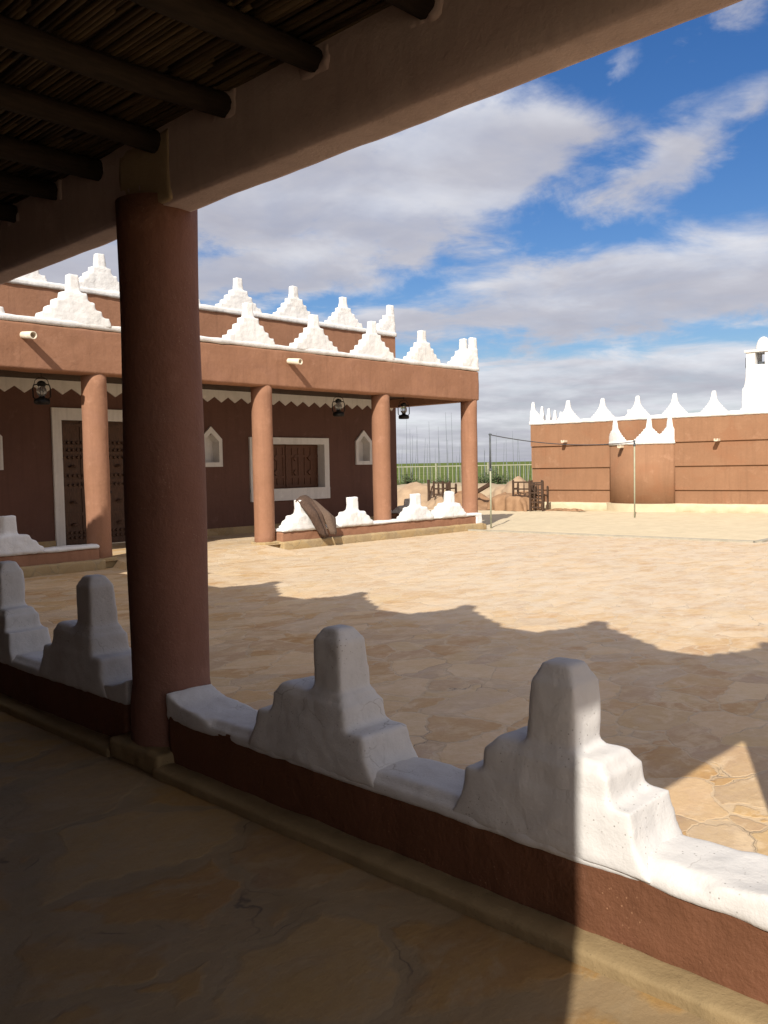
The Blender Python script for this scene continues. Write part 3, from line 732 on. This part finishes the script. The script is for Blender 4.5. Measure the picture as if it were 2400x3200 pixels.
drape([[(11.54, 13.74, .40), (11.50, 13.52, .84), (11.56, 13.30, .60), (11.88, 13.24, .13)],
       [(11.66, 13.74, .40), (11.60, 13.50, .90), (11.68, 13.18, .58), (11.93, 13.14, .08)],
       [(11.78, 13.74, .40), (11.72, 13.50, .91), (11.80, 13.26, .58), (11.98, 13.20, .09)],
       [(11.86, 13.74, .40), (11.80, 13.50, .88), (11.88, 13.20, .58), (12.03, 13.15, .10)]], m_rug, 'folded_half', .07, 1)
drape([[(11.86, 13.76, .40), (11.82, 13.47, .87), (11.90, 13.22, .60), (12.02, 13.12, .14)],
       [(12.00, 13.76, .40), (11.94, 13.46, .83), (12.07, 13.16, .55), (12.12, 13.06, .12)],
       [(12.14, 13.76, .40), (12.03, 13.46, .75), (12.28, 13.22, .44), (12.21, 13.13, .16)]], m_rug2, 'turned_flap', .03, 2)

# ------------------------------------------------------------------ right-hand building
PA = Vector((26.127, 17.650, 0)); U = Vector((.10343, -.99464, 0)); N = Vector((U.y, -U.x, 0))  # N points at the court
if N.x > 0: N = -N
fort = thing('fortified_building', 'long terracotta building with rounded bay, dark course lines and white pointed merlons, on the right', 'building', PA+U*4)
fo_ = Vector(fort.location)
rz_f = math.atan2(U.y, U.x)
def P(s, d, z): return PA+U*s+N*d+Vector((0, 0, z))
def ffin(name, bm, mat, parent=None, smooth=False):
    bmesh.ops.translate(bm, vec=-fo_, verts=bm.verts[:]); return fin(name, bm, mat, parent or fort, smooth)
def fbox(bm, s0, s1, d0, d1, z0, z1):
    obox(bm, P((s0+s1)/2, (d0+d1)/2, (z0+z1)/2), U, N, (0, 0, 1), (s1-s0)/2, (d1-d0)/2, (z1-z0)/2)
S1 = 16.0
bm = bmesh.new()
for z0, z1, d in ((.14, .585, 0), (.588, 1.355, .05), (1.358, 2.125, .10), (2.128, 2.90, .15)): fbox(bm, 0, S1, -.5, d, z0, z1)
ffin('front_wall', bm, m_fort)
SD = Vector((math.sin(math.radians(68)), math.cos(math.radians(68)), 0)); SN = Vector((-SD.y, SD.x, 0))
bm = bmesh.new(); obox(bm, P(0.004, -.4, 1.4)+SD*3-SN*.2, SD, SN, (0, 0, 1), 3, .19, 1.49); ffin('side_wall', bm, m_fort)
bm = bmesh.new(); obox(bm, P(8, -5.5, 1.4), U, N, (0, 0, 1), 6.5, .15, 1.49); ffin('rear_wall', bm, m_fort)
bm = bmesh.new(); fbox(bm, .9, S1, -5, -.5, 2.6, 2.75); ffin('roof', bm, m_roof)
bm = bmesh.new(); fbox(bm, -.1, S1, -.2, .22, -.16, .155)
bmesh.ops.translate(bm, vec=-fo_, verts=bm.verts[:]); link('plinth', bake(bm, .07, 2, .012, 2, 3), m_sand, fort)
# coping
bm = bmesh.new(); fbox(bm, -.06, S1, -.10, .19, 2.88, 3.03); bmesh.ops.translate(bm, vec=-fo_, verts=bm.verts[:])
fcop = link('roof_coping', bake(bm, .05, 2, .012, 3, 4), m_white, fort)
for k, s in enumerate((1.41, 2.68, 3.90, 5.13, 6.36, 7.55, 9.6, 10.9, 12.2)):
    put(fort_me, 'merlon', P(s, .04, 3.02)-fo_, rz_f, fcop, (1, 1, 1.03))
put(fort_half, 'merlon', P(.05, .04, 3.02)-fo_, rz_f, fcop, (1, 1, 1.05))
bm = bmesh.new(); obox(bm, P(0.1, -.2, 2.96)+SD*3.0, SD, SN, (0, 0, 1), 2.9, .12, .075); scop = ffin('side_coping', bm, m_white)
rz_s = math.atan2(SD.y, SD.x)
for k in range(1, 5): put(fort_me, 'merlon', P(0, -.2, 3.0)+SD*(1.28*k)-fo_, rz_s, scop)
# rounded bay
BC, BR, BD = 4.05, 1.57, -1.02
def bay_pt(a, r, z): return P(BC+math.sin(a)*r, BD+math.cos(a)*r, z)
bm = bmesh.new()
n = 28; A0 = math.radians(45)
def wedge(bm, r0, r1, z0, z1, a0=-A0, a1=A0, n=n):
    for i in range(n):
        p, q = a0+(a1-a0)*i/n, a0+(a1-a0)*(i+1)/n
        v = [bm.verts.new(x) for x in (bay_pt(p, r0, z0), bay_pt(q, r0, z0), bay_pt(q, r1, z0), bay_pt(p, r1, z0), bay_pt(p, r0, z1), bay_pt(q, r0, z1), bay_pt(q, r1, z1), bay_pt(p, r1, z1))]
        for f in ((3, 2, 1, 0), (4, 5, 6, 7), (0, 1, 5, 4), (2, 3, 7, 6)): bm.faces.new([v[j] for j in f])
        if i == 0: bm.faces.new([v[3], v[0], v[4], v[7]])
        if i == n-1: bm.faces.new([v[1], v[2], v[6], v[5]])
    bmesh.ops.remove_doubles(bm, verts=bm.verts[:], dist=.0005)
wedge(bm, .2, BR, -.1, 2.08)
bay = ffin('bay', bm, m_fort, smooth=False)
for p in bay.data.polygons: p.use_smooth = abs(p.normal.z) < .5
bm = bmesh.new(); wedge(bm, BR+.005, BR+.13, -.15, .15); ffin('bay_plinth', bm, m_sand)
bm = bmesh.new(); wedge(bm, BR-.2, BR+.05, 2.07, 2.21); bmesh.ops.translate(bm, vec=-fo_, verts=bm.verts[:])
bcop = link('bay_coping', bake(bm, .035, 2, .01, 3, 6), m_white, fort)
def bay_merlon(a0):
    bm = bmesh.new()
    for h, z0, z1, t, tap in FORT: wedge(bm, BR-.13-.2*(t-.15), BR+.04, 2.19+z0*1.1, 2.19+z1*1.1, max(a0-h*1.18/BR, -A0), min(a0+h*1.18/BR, A0), 8)
    c = bay_pt(a0, BR-.05, 2.19)
    tdir = (bay_pt(a0+.01, BR, 0)-bay_pt(a0-.01, BR, 0)).normalized(); nd = Vector((tdir.y, -tdir.x, 0))
    b2 = bmesh.new(); box(b2, (-.12, -.09, .25), (.12, .09, .74), (.5, .5))
    bmesh.ops.transform(b2, matrix=Matrix((tdir, nd, Vector((0, 0, 1)))).transposed().to_4x4(), verts=b2.verts[:]); bmesh.ops.translate(b2, vec=c, verts=b2.verts[:])
    tmp = bpy.data.meshes.new('t'); b2.to_mesh(tmp); b2.free(); bm.from_mesh(tmp)
    bmesh.ops.translate(bm, vec=-fo_, verts=bm.verts[:])
    link('merlon', bake(bm, .025, 2, .008, 5, 3), m_white, bcop)
for a in (-33.5, 15, 39): bay_merlon(math.radians(a))
# wooden drain spouts
for s, d, z in ((1.37, .15, 2.24), (6.53, .15, 2.12), (3.55, BR+BD-.06, 1.99)):
    bm = bmesh.new()
    obox(bm, P(s, d+.12, z), U, N, (0, 0, 1), .05, .15, .012)
    for q in (-1, 1): obox(bm, P(s+.045*q, d+.12, z+.035), U, N, (0, 0, 1), .012, .15, .035)
    ffin('drain_spout', bm, m_pipe)
# rooftop vent box behind the merlons
bm = bmesh.new(); fbox(bm, 2.35, 2.75, -3.4, -3.0, 2.7, 3.34); fbox(bm, 2.32, 2.78, -3.43, -2.97, 3.34, 3.44); vb = ffin('roof_vent', bm, m_white)
bm = bmesh.new(); fbox(bm, 2.42, 2.52, -3.0, -2.985, 3.08, 3.32); fbox(bm, 2.56, 2.68, -3.0, -2.985, 3.08, 3.32); ffin('dark_opening', bm, m_dsteel, vb).parent = vb  # dark plates stand in for the openings of the vent box
# chimney tower with open lantern and dome
cs = 7.70
bm = bmesh.new()
def sq(bm, h0, h1, z0, z1, d=-.42):
    lo = [P(cs+a*h0, d+b*h0, z0) for a, b in ((-1, -1), (1, -1), (1, 1), (-1, 1))]; hi = [P(cs+a*h1, d+b*h1, z1) for a, b in ((-1, -1), (1, -1), (1, 1), (-1, 1))]
    v = [bm.verts.new(p) for p in lo+hi]
    for f in ((3, 2, 1, 0), (4, 5, 6, 7), (0, 1, 5, 4), (1, 2, 6, 5), (2, 3, 7, 6), (3, 0, 4, 7)): bm.faces.new([v[i] for i in f])
sq(bm, .52, .50, 2.7, 3.70); sq(bm, .455, .41, 3.6, 4.40)
bmesh.ops.translate(bm, vec=-fo_, verts=bm.verts[:]); ch = link('chimney', bake(bm, .04, 2, .01, 3, 8), m_white, fort)
bm = bmesh.new()
bm.free()
for a in (-1, 1):
    for b in (-1, 1):
        bm = bmesh.new(); obox(bm, P(cs+a*.27, -.42+b*.27, 4.585), U, N, (0, 0, 1), .13, .13, .20); ffin('corner_post', bm, m_white, ch)
bm = bmesh.new(); sq(bm, .44, .45, 4.78, 4.85); sl = ffin('slab', bm, m_white, ch)
bm = bmesh.new(); lathe(bm, [(.24, 0), (.225, .08), (.20, .2), (.16, .31), (.10, .38), (.03, .415)], 24, tuple(P(cs, -.42, 4.85))); ffin('dome', bm, m_white, ch, True)
bm = bmesh.new(); sq(bm, .12, .12, 4.39, 4.50); ffin('flue', bm, m_dsteel, ch)
bm = bmesh.new(); obox(bm, P(cs-.47, -.42, 4.50), U, N, (0, 0, 1), .02, .14, .16); ffin('dark_window', bm, m_dsteel, ch)  # dark plate stands in for the side window of the chimney

# ------------------------------------------------------------------ poles and cord on the sand
def pole(name, loc, h, split, label, lean):
    t = thing(name, label, 'pole', loc)
    bm = bmesh.new(); tube(bm, [(0, 0, -.05), (lean*split, 0, split)], .022, 10); fin('lower_tube', bm, m_picket, t, True)
    bm = bmesh.new(); tube(bm, [(lean*split, 0, split+.001), (lean*h, 0, h)], .025, 10); tube(bm, [(lean*h-.04, 0, h-.02), (lean*h+.05, 0, h-.02)], .018, 8); fin('upper_tube', bm, m_dsteel, t, True)
    bm = bmesh.new(); tube(bm, [(lean*split, 0, split-.03), (lean*split, 0, split+.03)], .034, 10); fin('collar', bm, m_dsteel, t, True)
    return t
pole('net_pole', (17.86, 13.36, GZ), 2.42, 1.50, 'thin steel pole on the sand beside the corner pillar of the porch, dark upper half', 0.0)
pole('net_pole', (23.2, 12.16, GZ), 2.26, 2.12, 'thin pale pole standing in front of the rounded bay, dark tip', .0)
bm = bmesh.new(); p0, p1 = Vector((17.86, 13.36, 2.27)), Vector((23.2, 12.16, 2.10)); pts = []
for i in range(31):
    t = i/30; p = p0.lerp(p1, t); p.z -= .30*4*t*(1-t)*.55; pts.append(p)
tube(bm, pts, .013, 6); tag(fin('cord', bm, m_rope, smooth=True), 'dark cord sagging between the two thin poles over the sand', 'cord')

# ------------------------------------------------------------------ heap of tents and furniture past the sand
def cloth_heap(name, label, cat, c, prof, mat, ax=Vector((0, 1, 0)), seed=0, fold=.05, group=None, nu=46, nv=28, thick=None):
    """canvas thrown over a pile: prof(u, v) -> height; u along the pile, v across it"""
    t = thing(name, label, cat, c, group)
    bm = bmesh.new(); L, Wd, hf = prof
    V = []
    for i in range(nu+1):
        u = i/nu*2-1; row = []
        for j in range(nv+1):
            v = j/nv*2-1
            h = hf(u, v)
            p = Vector((v*Wd, u*L, 0))
            k = noise.noise(Vector((u*L*2.4+seed, v*1.2, seed)))+.5*noise.noise(Vector((u*L*6+seed, v*3, 1)))
            p.z = max(h+fold*k*(.4+h), 0)-.02
            p.x += fold*1.3*noise.noise(Vector((u*L*4+seed*2, p.z*2, 4))); p.y += fold*noise.noise(Vector((v*4+seed, p.z*4, 9)))
            row.append(bm.verts.new(p))
        V.append(row)
    for i in range(nu):
        for j in range(nv): bm.faces.new([V[i][j], V[i+1][j], V[i+1][j+1], V[i][j+1]])
    fin('canvas', bm, mat, t, True)
    return t
def stack(h, pw=6): return lambda u, v: h*max(0, 1-abs(u)**pw)**.5*max(0, 1-abs(v)**pw)**.5
def hump(h, sk=0): return lambda u, v: h*max(0, 1-(abs(u-sk*(1-abs(u))))**1.7)*max(0, 1-abs(v)**2)
Z0 = -.1
cloth_heap('tarp_stack', 'brown tarpaulin draped in folds over a low stack beside the dark wooden frames', 'tarpaulin', (25.35, 17.85, Z0), (.82, .62, stack(.56, 7)), m_tarp, seed=2, fold=.16)
cloth_heap('canvas_pile', 'pale sand-coloured canvas piled high just behind the brown tarpaulin', 'canvas', (27.0, 19.2, Z0), (1.55, .9, hump(1.12, -.25)), m_canvas, seed=5, fold=.10)
cloth_heap('canvas_pile', 'brown canvas slumping over a slanted dark beam right beside the corner pillar', 'canvas', (25.4, 19.9, Z0), (1.25, .8, hump(.72, .2)), m_tarp, seed=8, fold=.12)
cloth_heap('canvas_pile', 'big pinkish canvas mound with a sloping ridge, between the two right porch pillars', 'canvas', (25.6, 22.7, Z0), (1.75, 1.2, hump(1.0, .1)), m_canvas, seed=11, fold=.09)
cloth_heap('canvas_pile', 'low sandy canvas heap under the small dark frames, left of the corner pillar', 'canvas', (25.2, 20.95, Z0), (.95, .7, hump(.66, 0)), m_canvas, seed=14, fold=.10)
cloth_heap('sand_mound', 'long pale sand mound stretching behind the canvas piles', 'mound', (28.8, 23.6, Z0), (5.5, 1.6, stack(.86, 3)), m_mound, seed=17, fold=.04)
cloth_heap('loose_cloth', 'strip of brown cloth lying loose on the sand below the terracotta wall', 'cloth', (25.45, 15.9, Z0+.01), (.75, .16, stack(.07, 3)), m_tarp, seed=21, fold=.12)
bm = bmesh.new(); obox(bm, (24.8, 19.15, .55), Vector((0, -.90, .42)), (1, 0, 0), Vector((0, .42, .90)), .62, .07, .06); tag(fin('beam', bm, m_wood), 'dark timber beam slanting on the brown canvas by the corner pillar', 'beam')
def frame_thing(label, loc, rz, wd, h, dp, rails, balusters, group):
    t = thing('wooden_frame', label, 'frame', loc, group, rz)
    for sx in (-1, 1):
        for sy in (-1, 1):
            bm = bmesh.new(); box(bm, (sx*wd/2-.03, sy*dp/2-.03, 0), (sx*wd/2+.03, sy*dp/2+.03, h if sy < 0 else h*.8)); lathe(bm, [(.035, 0), (.04, .02), (.015, .05)], 8, (sx*wd/2, sy*dp/2, h if sy < 0 else h*.8)); fin('post', bm, m_wood, t)
    for z in rails:
        bm = bmesh.new(); box(bm, (-wd/2+.03, -dp/2-.018, z-.025), (wd/2-.03, -dp/2+.018, z+.025)); fin('rail', bm, m_wood, t)
    for sx in (-1, 1):
        bm = bmesh.new(); box(bm, (sx*wd/2-.018, -dp/2+.03, h*.5), (sx*wd/2+.018, dp/2-.03, h*.5+.05)); fin('side_rail', bm, m_wood, t)
    bm = bmesh.new()
    for i in range(balusters):
        x = -wd/2+wd*(i+1)/(balusters+1); lathe(bm, [(.014, 0), (.026, (rails[-1]-rails[0])*.5), (.014, rails[-1]-rails[0])], 8, (x, -dp/2, rails[0]))
    fin('spindles', bm, m_wood, t)
    return t
RZ = math.radians(-80)
frame_thing('dark wooden frame with two open rails standing on the brown tarpaulin', (25.25, 17.45, .34), RZ, .62, .58, .4, (.06, .3, .54), 2, 'dark wooden frames in the tent heap')
frame_thing('dark wooden chair frame against the terracotta wall, rightmost of the heap', (25.1, 16.72, Z0), RZ, .46, 1.0, .42, (.12, .3, .42, .62, .9), 2, 'dark wooden frames in the tent heap')
frame_thing('small dark wooden frame leaning between the rail frame and the chair frame', (25.5, 17.05, .3), RZ+.3, .34, .6, .3, (.1, .3, .55), 1, 'dark wooden frames in the tent heap')
frame_thing('open dark wooden frame with square gaps on the low sandy canvas', (24.9, 20.95, .34), RZ, .40, .56, .35, (.1, .3, .52), 1, 'dark wooden frames in the tent heap')
frame_thing('dark wooden frame with bowed sides nearest the corner pillar', (24.8, 20.45, .38), RZ-.2, .34, .52, .35, (.08, .28, .48), 1, 'dark wooden frames in the tent heap')
bm = bmesh.new(); tube(bm, [(24.9, 21.55, Z0), (24.93, 21.57, .5), (24.9, 21.55, .98)], [.06, .05, .055], 10); tube(bm, [(24.91, 21.56, .3), (24.9, 21.35, .75)], .025, 8)
tag(fin('timber_post', bm, m_wood), 'dark forked timber post upright in front of the pinkish canvas mound', 'post')

# ------------------------------------------------------------------ fence, thin rods and bushes before the field
FC = Vector((32.6, 26.4, -.12)); FD = Vector((.63, -.777, 0))
fence = thing('railing_fence', 'pale metal railing fence with close pickets in front of the green field', 'fence', FC)
bm = bmesh.new()
t = -6
while t < 6.5:
    h = 1.58
    p = FD*t; box(bm, (p.x-.012, p.y-.012, 0), (p.x+.012, p.y+.012, h)); t += .2
fin('pickets', bm, m_picket, fence)
for z in (1.60, .2):
    bm = bmesh.new(); obox(bm, FD*.25+Vector((0, 0, z)), FD, Vector((-FD.y, FD.x, 0)), (0, 0, 1), 6.25, .02, .02); fin('rail', bm, m_picket, fence)
for k in range(6):
    p = FD*(-6+k*2.5)-Vector((.04, .04, 0)); bm = bmesh.new(); box(bm, (p.x-.035, p.y-.035, 0), (p.x+.035, p.y+.035, 1.74)); fin('post', bm, m_picket, fence)
rs = random.Random(4)
rods = []
for k in range(46):
    t = -3.9+k*.185+rs.uniform(-.09, .09)
    if t > 4.4: break
    p = FC+FD*t+Vector((1.2, 1.2, 0)); h = rs.uniform(2.3, 4.4)*(1 if t < 0 else .78)
    bm = bmesh.new(); lx = rs.uniform(-.12, .12)
    tube(bm, [(0, 0, 0), (lx*.4, 0, h*.5), (lx, rs.uniform(-.1, .1), h)], [.017, .015, .007], 6)
    o = fin('thin_rod', bm, m_rod, smooth=True); o.location = p
    tag(o, 'tall thin grey rod rising above the railing fence against the sky', 'rod', 'tall thin rods behind the railing fence')
def bush(c, r, h, label, seed):
    t = thing('bush', label, 'bush', c, 'bushes along the railing fence'); rr = random.Random(seed)
    bm = bmesh.new(); bs = bmesh.new()
    for k in range(60):
        a = rr.uniform(0, 6.28); sp = rr.uniform(.05, 1)**.7; L = h*rr.uniform(.55, 1.0)*(1-.35*sp)
        tip = Vector((math.cos(a)*r*sp, math.sin(a)*r*sp, L))
        b0 = Vector((math.cos(a)*.08, math.sin(a)*.08, 0)); mid = (b0+tip)/2+Vector((0, 0, .12*h))*(1-sp*.5)
        tube(bs, [b0, mid, tip], [.02, .012, .005], 5)
        for q in range(42):
            f = rr.uniform(.2, 1); pp = b0.lerp(mid, f*2) if f < .5 else mid.lerp(tip, f*2-1)
            d = Vector((rr.gauss(0, 1), rr.gauss(0, 1), rr.gauss(.6, .7))).normalized(); s = rr.uniform(.05, .11)
            sd = d.orthogonal().normalized()*s*.32
            pp = pp+Vector((rr.gauss(0, .05), rr.gauss(0, .05), rr.gauss(0, .04)))
            v = [bm.verts.new(pp-sd*.4), bm.verts.new(pp+d*s*.5+sd), bm.verts.new(pp+d*s*1.3), bm.verts.new(pp+d*s*.5-sd)]
            bm.faces.new(v)
    fin('foliage', bm, m_leaf, t); fin('stems', bs, m_stem, t)
bush((FC+FD*-2.45-Vector((1.0, 1.0, 0))), .85, 1.62, 'dark green bush before the railing, left, between the two right porch pillars', 1)
bush((FC+FD*-.85-Vector((1.2, 1.2, 0))), .6, 1.35, 'smaller loose green bush behind the forked timber post', 2)
bush((FC+FD*1.55-Vector((1.0, 1.0, 0))), 1.0, 1.75, 'widest dark green bush, beside the thin steel pole right of the corner pillar', 3)
